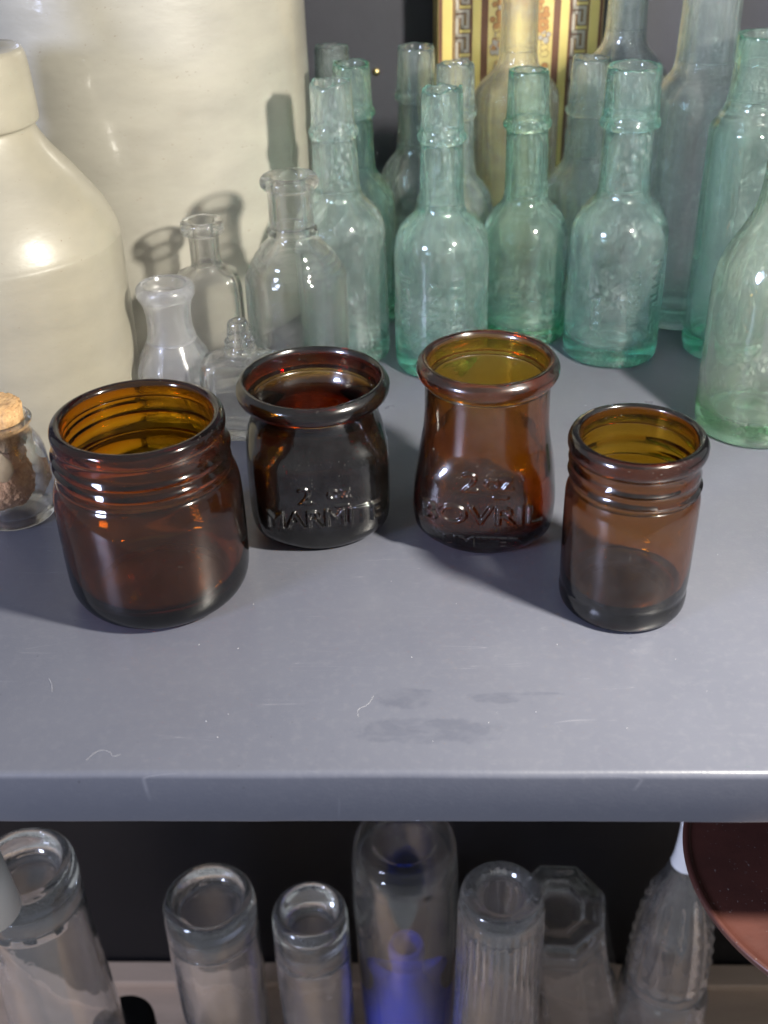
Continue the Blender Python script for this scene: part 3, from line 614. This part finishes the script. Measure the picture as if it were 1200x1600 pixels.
t = thing('stoneware_crock', (-0.1100, 0.5500, 0), 'big pale speckled stoneware crock filling the upper left behind the bottles', 'crock')
outer = [(0, 0.002), (0.066, 0.0), (0.074, 0.0), (0.0795, 0.003), (0.0808, 0.010), (0.0810, 0.060), (0.0806, 0.12), (0.0800, 0.180), (0.0785, 0.205), (0.0725, 0.226), (0.060, 0.243), (0.0505, 0.252), (0.0480, 0.258), (0.0490, 0.262), (0.0540, 0.265), (0.0550, 0.272), (0.0530, 0.279), (0.0500, 0.280)]
inner = [(0.0440, 0.280), (0.0415, 0.276), (0.0410, 0.262), (0.050, 0.245), (0.066, 0.222), (0.0730, 0.200), (0.0735, 0.10), (0.0730, 0.015), (0.066, 0.008), (0, 0.008)]
vessel(t, outer, inner, M_crock, cuts=(0.2600,), names=['body', 'rim'], segs=160, wo=0.0012, seed=52, kz=40)

# ------------------------------------------------------------------ corked vial with brown lumps
vx, vy = -0.1335, 0.3475
t = thing('corked_vial', (vx, vy, 0), 'small clear vial with a rough cork, at the left edge beside the widest amber jar', 'vial')
outer = [(0, 0.001), (0.009, 0.0008), (0.0112, 0.0), (0.0128, 0.0), (0.0143, 0.0012), (0.0147, 0.004), (0.0146, 0.012), (0.0143, 0.022), (0.0137, 0.0265), (0.0120, 0.0300), (0.0105, 0.0325), (0.0102, 0.0345), (0.0108, 0.0362), (0.0118, 0.0372), (0.0118, 0.0382), (0.0108, 0.0388)]
inner = [(0.0100, 0.0388), (0.0094, 0.0376), (0.0092, 0.0345), (0.0094, 0.0322), (0.0110, 0.0294), (0.0127, 0.0262), (0.0132, 0.022), (0.0135, 0.006), (0.0128, 0.0034), (0.010, 0.0024), (0, 0.0024)]
vessel(t, outer, inner, M_vial, segs=96, wo=0.002, wi=0.004, seed=61, names=['glass_body'])
def rough_blob(name, mat, sx, sy, sz, amp, freq, seed, sub=4, parent=None, cyl=False, loc=(0, 0, 0)):
    bm = bmesh.new()
    if cyl:
        bmesh.ops.create_cone(bm, cap_ends=True, segments=48, radius1=1, radius2=1.06, depth=2)
        bmesh.ops.bevel(bm, geom=[e_ for e_ in bm.edges if abs(e_.calc_face_angle(0)) > 0.8], offset=0.12, segments=3, affect='EDGES')
        bmesh.ops.triangulate(bm, faces=bm.faces); bmesh.ops.subdivide_edges(bm, edges=bm.edges, cuts=2, use_grid_fill=True)
    else: bmesh.ops.create_icosphere(bm, subdivisions=sub, radius=1)
    for v in bm.verts:
        c = v.co * freq + Vector((seed, seed * 1.3, -seed)); d = v.co.normalized()
        q = 1 + amp * (mnoise.fractal(c, 0.7, 2.2, 7) + 0.35 * abs(mnoise.noise(c * 5.1)))
        v.co = Vector((v.co.x * sx * q + loc[0], v.co.y * sy * q + loc[1], v.co.z * sz * q + loc[2]))
    return bm_obj(name, bm, mat, parent, True)
rough_blob('cork', M_cork, 0.0087, 0.0087, 0.0080, 0.05, 5.0, 2.0, parent=t, cyl=True, loc=(0, 0, 0.0365))
lump = rough_blob('brown_lump', M_lump, 0.0104, 0.0100, 0.0112, 0.12, 1.5, 4.0, 6, loc=(0, 0, 0))
lump.location = (vx - 0.0022, vy, 0.0140)
tag(lump, 'crumbly brown lump resting in the bottom of the corked vial', 'lump')
lump2 = rough_blob('brown_lump', M_lump, 0.0088, 0.0082, 0.0056, 0.16, 1.7, 9.0, 5)
lump2.location = (vx - 0.0012, vy - 0.0008, 0.0245); lump2.rotation_euler = (0.3, 0.5, 0)
tag(lump2, 'smaller brown crumb just under the cork of the vial', 'lump')
# pale curled shaving against the glass
V = []; F = []
for i in range(17):
    for j in range(7):
        a = -PI/2 + 0.15 + (j - 3) * 0.11 * math.sin(PI * (i + 1) / 18); rr_ = 0.0118 + 0.0004 * math.sin(i * 0.5)
        z = 0.0200 + i * 0.0006
        rr_ -= max(0, z - 0.0255) * 0.75
        V.append((rr_ * math.cos(a), rr_ * math.sin(a), z))
for i in range(16):
    for j in range(6): F.append((i*7 + j, i*7 + j + 1, i*7 + j + 8, i*7 + j + 7))
me = mesh_np('pale_shaving', V, F, True); ob = link('pale_shaving', me, M_peel); ob.location = (vx + 0.0005, vy, 0)
sol = ob.modifiers.new('thickness', 'SOLIDIFY'); sol.thickness = 0.0006; sol.offset = 1
tag(ob, 'pale curled shaving held between the brown lumps and the vial glass', 'shaving')

# ------------------------------------------------------------------ patterned tin behind the bottles
M_tin_y = pbr('tin_yellow', (0.555, 0.450, 0.143), 0.35, 0.5, coat=0.3, vary=0.12, vscale=70)
M_tin_cream = pbr('tin_cream', (0.525, 0.435, 0.180), 0.35, 0.5, coat=0.3, col2=(0.56, 0.42, 0.13), vscale=110)
M_tin_br = pbr('tin_brown', (0.145, 0.062, 0.032), 0.35, 0.5, coat=0.3, vary=0.3, vscale=90)
M_tin_tan = pbr('tin_tan', (0.42, 0.205, 0.065), 0.35, 0.5, coat=0.3, vary=0.3, vscale=200)
M_tin_gr = pbr('tin_grey', (0.360, 0.330, 0.270), 0.35, 0.5, coat=0.3, vary=0.12, vscale=90)
TX, TY, TW, TH = 0.0748, 0.6020, 0.0415, 0.185
t = thing('patterned_tin', (TX, TY, 0), 'upright yellow and brown tin with key-fret borders and blossom pattern, standing behind the bottles', 'tin', rotz=R(1.5))
bm = bmesh.new(); add_box(bm, -TW, TW, 0, 0.030, 0, TH, 0.0012); bm_obj('tin_body', bm, M_tin_cream, t)
bm = bmesh.new(); add_box(bm, -TW - 0.0006, TW + 0.0006, -0.0006, 0.0306, TH, TH + 0.012, 0.0012); bm_obj('lid', bm, M_tin_br, t)
def strip(name, x0, x1, mat, d):
    bm = bmesh.new(); add_box(bm, x0, x1, -d, 0.0004, 0.002, TH - 0.002); return bm_obj(name, bm, mat, t)
for s in (1, -1):
    def X(a, b): return (min(s*a, s*b), max(s*a, s*b))
    strip('border_strip', *X(TW - 0.0024, TW - 0.0006), M_tin_br, 0.00010)
    strip('border_strip', *X(TW - 0.0068, TW - 0.0027), M_tin_y, 0.00010)
    strip('border_strip', *X(TW - 0.0082, TW - 0.0074), M_tin_br, 0.00010)
    strip('border_strip', *X(TW - 0.0162, TW - 0.0086), M_tin_y, 0.00009)
    strip('border_strip', *X(TW - 0.0174, TW - 0.0164), M_tin_br, 0.00012)
    strip('border_strip', *X(TW - 0.0215, TW - 0.0178), M_tin_y, 0.00010)
    strip('border_strip', *X(TW - 0.0252, TW - 0.0217), M_tin_br, 0.00010)
    # key fret: grey meander with a brown outline
    for nm, mat, gw, dd in (('key_fret_outline', M_tin_br, 0.00125, 0.00016), ('key_fret', M_tin_gr, 0.00072, 0.00024)):
        bm = bmesh.new(); xc = s * (TW - 0.0124); hw = 0.0027; per = 0.0112; z = 0.004
        while z < TH - 0.014:
            for (xa, za, xb, zb_) in ((-hw, 0, -hw, per*0.60), (-hw, per*0.60, 0.0, per*0.60), (0.0, per*0.15, 0.0, per*0.60), (0, per*0.15, hw, per*0.15), (hw, per*0.15, hw, per*0.80), (-hw, per*0.80, hw, per*0.80), (-hw, per*0.80, -hw, per)):
                add_box(bm, xc + min(xa, xb) - gw, xc + max(xa, xb) + gw, -dd - random.Random(int(z*1e5 + xa*1e6)).random()*1e-5, 0.0003, z + min(za, zb_) - gw, z + max(za, zb_) + gw)
            z += per
        o = bm_obj(nm, bm, mat, t)
# blossoms: round petals with dark outlines and curling stems
rnd = random.Random(5)
def disc(bm, x, z, rx, rz, d, n=16):
    vs = [bm.verts.new((x + rx*math.cos(2*PI*k/n), -d, z + rz*math.sin(2*PI*k/n))) for k in range(n)]
    vb = [bm.verts.new((v.co.x, 0.0003, v.co.z)) for v in vs]
    bm.faces.new(vs)
    for k in range(n): bm.faces.new((vs[k], vb[k], vb[(k+1) % n], vs[(k+1) % n]))
for k in range(84):
    cx = rnd.choice((-1, 1)) * rnd.uniform(0.002, 0.0150); cz = 0.050 + k * 0.00115 + rnd.uniform(-0.001, 0.001)
    mp = [M_tin_tan, M_tin_tan, M_tin_cream, M_tin_gr][rnd.randrange(4)]
    bo = bmesh.new(); bp = bmesh.new(); nP = rnd.choice((3, 4, 5)); a0 = rnd.uniform(0, 6.28)
    lv = 0.00012 + k * 0.000007
    for q in range(nP):
        a = a0 + q * 2 * PI / nP; px, pz = cx + 0.0021*math.cos(a), cz + 0.0021*math.sin(a); rr_ = rnd.uniform(0.0013, 0.0019)
        if abs(px) > 0.0143: continue
        disc(bo, px, pz, rr_, rr_, lv + q * 2e-6); disc(bp, px, pz, rr_*0.82, rr_*0.82, lv + 6e-5 + q * 2e-6)
    bmo = bm_obj('blossom_outline', bo, M_tin_br, t); bm_obj('blossom', bp, mp, t)

# ------------------------------------------------------------------ below the shelf
board = thing('cabinet_back', (0, 0.4500, 0), 'black board closing the back of the space below the shelf', 'board', rotz=YAW)
board['kind'] = 'structure'; del board['category']
bm = bmesh.new(); add_box(bm, -0.5, 0.5, 0, 0.008, -0.4190, -0.0040); bm_obj('board_panel', bm, M_board, board)
low = thing('lower_shelf', (0, 0.30, -0.420), 'brown wooden lower shelf under the slate shelf', 'shelf', rotz=YAW)
bm = bmesh.new(); add_box(bm, -0.5, 0.5, -0.10, 0.20, -0.018, 0, 0.001); bm_obj('shelf_plank', bm, M_wood, low)
bm = bmesh.new(); add_box(bm, -0.5, 0.5, 0.1335, 0.1485, 0.0004, 0.0065, 0.0008); bm_obj('lit_strip', bm, M_wood, low)  # raised strip added to stand for the lit back of the plank

def upturned(loc, name, label, H, Rt, Rm, seed, shape=None, mat=None, punt=0.006, ring=0.7, cat='bottle', rot=None, dome=0.006, mid=None):
    """glass standing mouth down: closed base uppermost"""
    t = thing(name, loc, label, cat, 'upturned clear glass on the lower shelf', rot=rot)
    Rq = mid or (Rt + Rm) / 2
    outer = [(Rm - 0.0022, 0.0), (Rm - 0.0008, 0.0), (Rm, 0.0015), (Rm, 0.008), (Rq, H*0.4), (Rt*1.02, H*0.75), (Rt, H - dome*1.6), (Rt*0.985, H - dome*0.8), (Rt*0.94, H - dome*0.2), (Rt*0.86, H), (Rt*0.76, H), (Rt*ring, H - punt*0.15), (Rt*ring*0.86, H - punt*0.8), (Rt*0.3, H - punt), (0, H - punt)]
    tw = 0.0026
    inner = [(0, H - punt - 0.006), (Rt*0.3, H - punt - 0.006), (Rt*0.6, H - punt - 0.0045), (Rt*0.82, H - punt - 0.004), (Rt - tw, H - punt - 0.009), (Rt*1.02 - tw, H*0.7), (Rq - tw, H*0.4), (Rm - tw - 0.0004, 0.008), (Rm - 0.0024, 0.0008)]
    O = chaikin(outer, 2); I = chaikin(inner, 2)
    th = np.arange(96) * 2 * PI / 96
    zc = H - punt - 0.012
    # base part (upper) and wall part (lower), jointed by a tenon
    lo, hi = cut_chain(O, zc, 1) if False else (None, None)
    k = [i for i in range(len(O) - 1) if (O[i, 1] - zc) * (O[i+1, 1] - zc) <= 0][0]
    tq = (zc - O[k, 1]) / (O[k+1, 1] - O[k, 1]); qo = O[k] + (O[k+1] - O[k]) * tq
    ki = [i for i in range(len(I) - 1) if (I[i, 1] - zc) * (I[i+1, 1] - zc) <= 0][-1]
    tq = (zc - I[ki, 1]) / (I[ki+1, 1] - I[ki, 1]); qi = I[ki] + (I[ki+1] - I[ki]) * tq
    e_ = 0.00012
    wl = np.vstack([O[:k+1], [qo[0], zc - 0.00006], [qo[0] - e_, zc + 0.00005], [qi[0] + e_, zc + 0.00005], [qi[0], zc - 0.00006], I[ki+1:], O[:1]])
    nin = k + 1 + 3
    wo_, wi_ = Wob(seed, 0.004, 120), Wob(seed + 9, 0.02, 120)
    me, _ = ring_mesh('wall', wl, th, shape, nin, wo_, wi_); weld_poles(me); me.set_sharp_from_angle(angle=R(62)); link('wall', me, mat or M_under, t)
    bs = np.vstack([I[:ki+1], qi, qo, O[k+1:]])[::1]
    isin_first = ki + 2
    # order inner centre -> joint -> outer centre: flag the first rows as the inside
    P = bs[::-1]
    me, _ = ring_mesh('base', P, th, shape, len(P) - isin_first, wo_, wi_, flip=True); weld_poles(me); me.set_sharp_from_angle(angle=R(62)); link('base', me, mat or M_under, t)
    return t
ZL = -0.4200
upturned((-0.0908, 0.360, ZL), 'glass_jar', 'upturned clear jar with a thick base ring, left of the two over the pale lit strip', 0.188, 0.0228, 0.0215, 71, punt=0.010, ring=0.8, cat='jar')
upturned((-0.0422, 0.360, ZL), 'glass_bottle', 'upturned clear bottle with deep conical push-up, left of the one showing blue glass', 0.176, 0.0190, 0.0190, 72, punt=0.016, ring=0.72)
upturned((0.0054, 0.370, ZL), 'glass_bottle', 'tall domed clear bottle upturned over a blue one, its top under the shelf lip', 0.215, 0.0262, 0.0225, 73, punt=0.006, ring=0.62, dome=0.016, mat=M_under2)
flute = lambda T, zz, rr, isin: (1, 1, np.where(isin, 0, 0.0006 * np.cos(30 * T) * np.clip((zz - 0.14) / 0.01, 0, 1) * np.clip((0.203 - zz) / 0.004, 0, 1)), 0)
upturned((0.0495, 0.340, ZL), 'glass_tumbler', 'fluted clear tumbler turned mouth down, heavy ringed foot uppermost', 0.2105, 0.0198, 0.0260, 74, shape=flute, punt=0.004, ring=0.66, cat='tumbler')
# leaning octagonal decanter
t = upturned((0.1075, 0.395, ZL), 'glass_decanter', 'eight-sided clear decanter standing upturned between the fluted tumbler and the ribbed bottle', 0.172, 0.0255, 0.0300, 75, mid=0.0295, shape=ngon(8, 0.2), punt=0.010, ring=0.55, cat='decanter', rot=(R(10), R(-9), 0))
# far left large bottle with a pale cap beside it
upturned((-0.1640, 0.335, ZL), 'glass_bottle', 'large clear bottle standing upturned at the lower left edge', 0.245, 0.0230, 0.0300, 76, punt=0.012, ring=0.75, mid=0.028)
bm = bmesh.new()
bmesh.ops.create_cone(bm, cap_ends=True, segments=40, radius1=0.0135, radius2=0.0105, depth=0.04)
bmesh.ops.bevel(bm, geom=[e_ for e_ in bm.edges if abs(e_.calc_face_angle(0)) > 0.8], offset=0.003, segments=4, affect='EDGES')
# ribbed bottle with white neck
t = thing('ribbed_bottle', (0.1440, 0.370, ZL), 'clear bottle moulded with raised dots and ribs, its pale neck touching the shelf edge', 'bottle')
knob = lambda T, zz, rr, isin: (1, 1, np.where(isin, 0, 0.0020 * np.abs(np.sin(7 * T) * np.sin(zz * 330)) * np.clip((zz - 0.10) / 0.01, 0, 1) * np.clip((0.178 - zz) / 0.01, 0, 1)), 0)
outer = [(0, 0.003), (0.016, 0.002), (0.0215, 0), (0.0240, 0.002), (0.0245, 0.008), (0.0245, 0.085), (0.0232, 0.095), (0.0205, 0.102), (0.0200, 0.106), (0.0204, 0.112), (0.0198, 0.130), (0.0178, 0.150), (0.0140, 0.168), (0.0095, 0.182), (0.0068, 0.192), (0.0058, 0.204), (0.0054, 0.216), (0.0058, 0.219), (0.0050, 0.221)]
inner = [(0.0036, 0.2205), (0.0032, 0.214), (0.0035, 0.198), (0.0070, 0.180), (0.0115, 0.166), (0.0152, 0.148), (0.0172, 0.128), (0.0176, 0.108), (0.0205, 0.095), (0.0218, 0.085), (0.0218, 0.012), (0.018, 0.007), (0, 0.008)]
vessel(t, outer, inner, M_under, cuts=(0.100, 0.1905), names=['body', 'ribbed_shoulder', 'neck'], segs=144, wo=0.002, wi=0.01, seed=78, shape=knob, mats=[M_under, M_under, M_white])
# cobalt bottle seen through the clear one
t = thing('cobalt_bottle', (0.0054, 0.3700, ZL + 0.0004), 'cobalt blue bottle covered by the tall upturned clear bottle', 'bottle')
outer = [(0, 0.002), (0.016, 0.001), (0.0195, 0.0), (0.0212, 0.002), (0.0215, 0.006), (0.0215, 0.042), (0.0205, 0.050), (0.0165, 0.057), (0.0115, 0.061), (0.0095, 0.066), (0.0092, 0.074), (0.0110, 0.0755), (0.0112, 0.080), (0.0100, 0.082)]
inner = [(0.0080, 0.082), (0.0068, 0.080), (0.0066, 0.066), (0.009, 0.058), (0.0150, 0.053), (0.0185, 0.046), (0.0190, 0.040), (0.0190, 0.010), (0.016, 0.006), (0, 0.007)]
fz = lambda P: [(r_ * 0.86, z_ * 1.62) for r_, z_ in P]
vessel(t, fz(outer), fz(inner), M_cobalt, cuts=(0.0655 * 1.62,), names=['body', 'neck'], segs=80, wo=0.002, wi=0.01, seed=79)
cap = bm_obj('bottle_cap', bm, M_white, None, True); cap.location = (-0.1680, 0.2950, -0.110)
cap.location = (-0.1660, 0.3000, -0.1450)
tag(cap, 'pale round cap at the far left just below the shelf lip', 'cap')
# black knob
bm = bmesh.new()
bmesh.ops.create_cone(bm, cap_ends=True, segments=48, radius1=0.0180, radius2=0.0165, depth=0.088, matrix=Matrix.Translation((0, 0, 0.044)))
bmesh.ops.bevel(bm, geom=[e_ for e_ in bm.edges if abs(e_.calc_face_angle(0)) > 0.8], offset=0.002, segments=3, affect='EDGES')
k = bm_obj('black_canister', bm, M_black, None, True); k.location = (-0.1470, 0.3600, ZL)
k.data.set_sharp_from_angle(angle=R(50)); tag(k, 'black round canister at the bottom edge, below the pale lit strip', 'canister')
# round enamel tray, right
t = thing('round_tray', (0.1490, 0.2350, -0.0720), 'round rust-brown enamel tray under the right end of the shelf lip', 'tray', rot=(R(0), R(0), 0))
outer = [(0, 0), (0.050, 0), (0.0545, 0.0002), (0.0560, 0.0010), (0.0566, 0.0022), (0.0566, 0.0034), (0.0561, 0.0040), (0.0554, 0.0040)]
inner = [(0.0546, 0.0036), (0.0538, 0.0030), (0.050, 0.0028), (0.0, 0.0028)]
O = np.vstack([chaikin(outer, 2), chaikin(inner, 2)])
me, _ = ring_mesh('tray_disc', O, np.arange(128) * 2 * PI / 128, None, 999, None, None); weld_poles(me); link('tray_disc', me, M_rust, t)

# ------------------------------------------------------------------ lint and specks on the shelf
def tube(bm, pts, rad):
    pts = [Vector(q) for q in pts]; prev = None
    for i, q in enumerate(pts):
        d = (pts[min(i+1, len(pts)-1)] - pts[max(i-1, 0)]).normalized(); a = d.cross(Vector((0, 0, 1))).normalized(); b = a.cross(d)
        ring = [bm.verts.new(q + a*rad*math.cos(2*PI*k/5) + b*rad*math.sin(2*PI*k/5)) for k in range(5)]
        if prev:
            for k in range(5): bm.faces.new((prev[k], prev[(k+1) % 5], ring[(k+1) % 5], ring[k]))
        prev = ring
def curve_pts(ctrl, n=18):
    P = chaikin(np.array(ctrl, float), 3); return [(x, y, 0.00016) for x, y in P]
bm = bmesh.new()
for c in ([(-0.0825, 0.2205), (-0.0800, 0.2245), (-0.0765, 0.2238), (-0.0755, 0.2215), (-0.0735, 0.2225)], [(-0.0088, 0.2345), (-0.0092, 0.2378), (-0.0060, 0.2392), (-0.0045, 0.2430)],
          [(-0.1005, 0.2545), (-0.0990, 0.2520), (-0.0982, 0.2485)]):
    tube(bm, curve_pts(c), 0.00003)
rnd = random.Random(3)
for _ in range(45):
    x = rnd.uniform(-0.12, 0.12); y = rnd.uniform(0.222, 0.42); s = rnd.uniform(0.00006, 0.00017)
    bmesh.ops.create_icosphere(bm, subdivisions=1, radius=s, matrix=Matrix.Translation((x, y, s * 0.6)) @ Matrix.Rotation(rnd.uniform(0, 3), 4, 'Z') @ Matrix.Diagonal((1.6, 0.8, 0.7, 1)))
lint = bm_obj('lint', bm, M_fibre, None, True)
tag(lint, 'white lint threads and dust specks scattered over the slate shelf', kind='stuff')

key.data.cycles.is_caustics_light = True
for o in bpy.data.objects:
    if o.type == 'MESH' and o.data.materials and o.data.materials[0]:
        nm = o.data.materials[0].name
        if 'amber' in nm: o.cycles.is_caustics_caster = True
        elif nm == 'slate_blue_shelf_paint': o.cycles.is_caustics_receiver = True
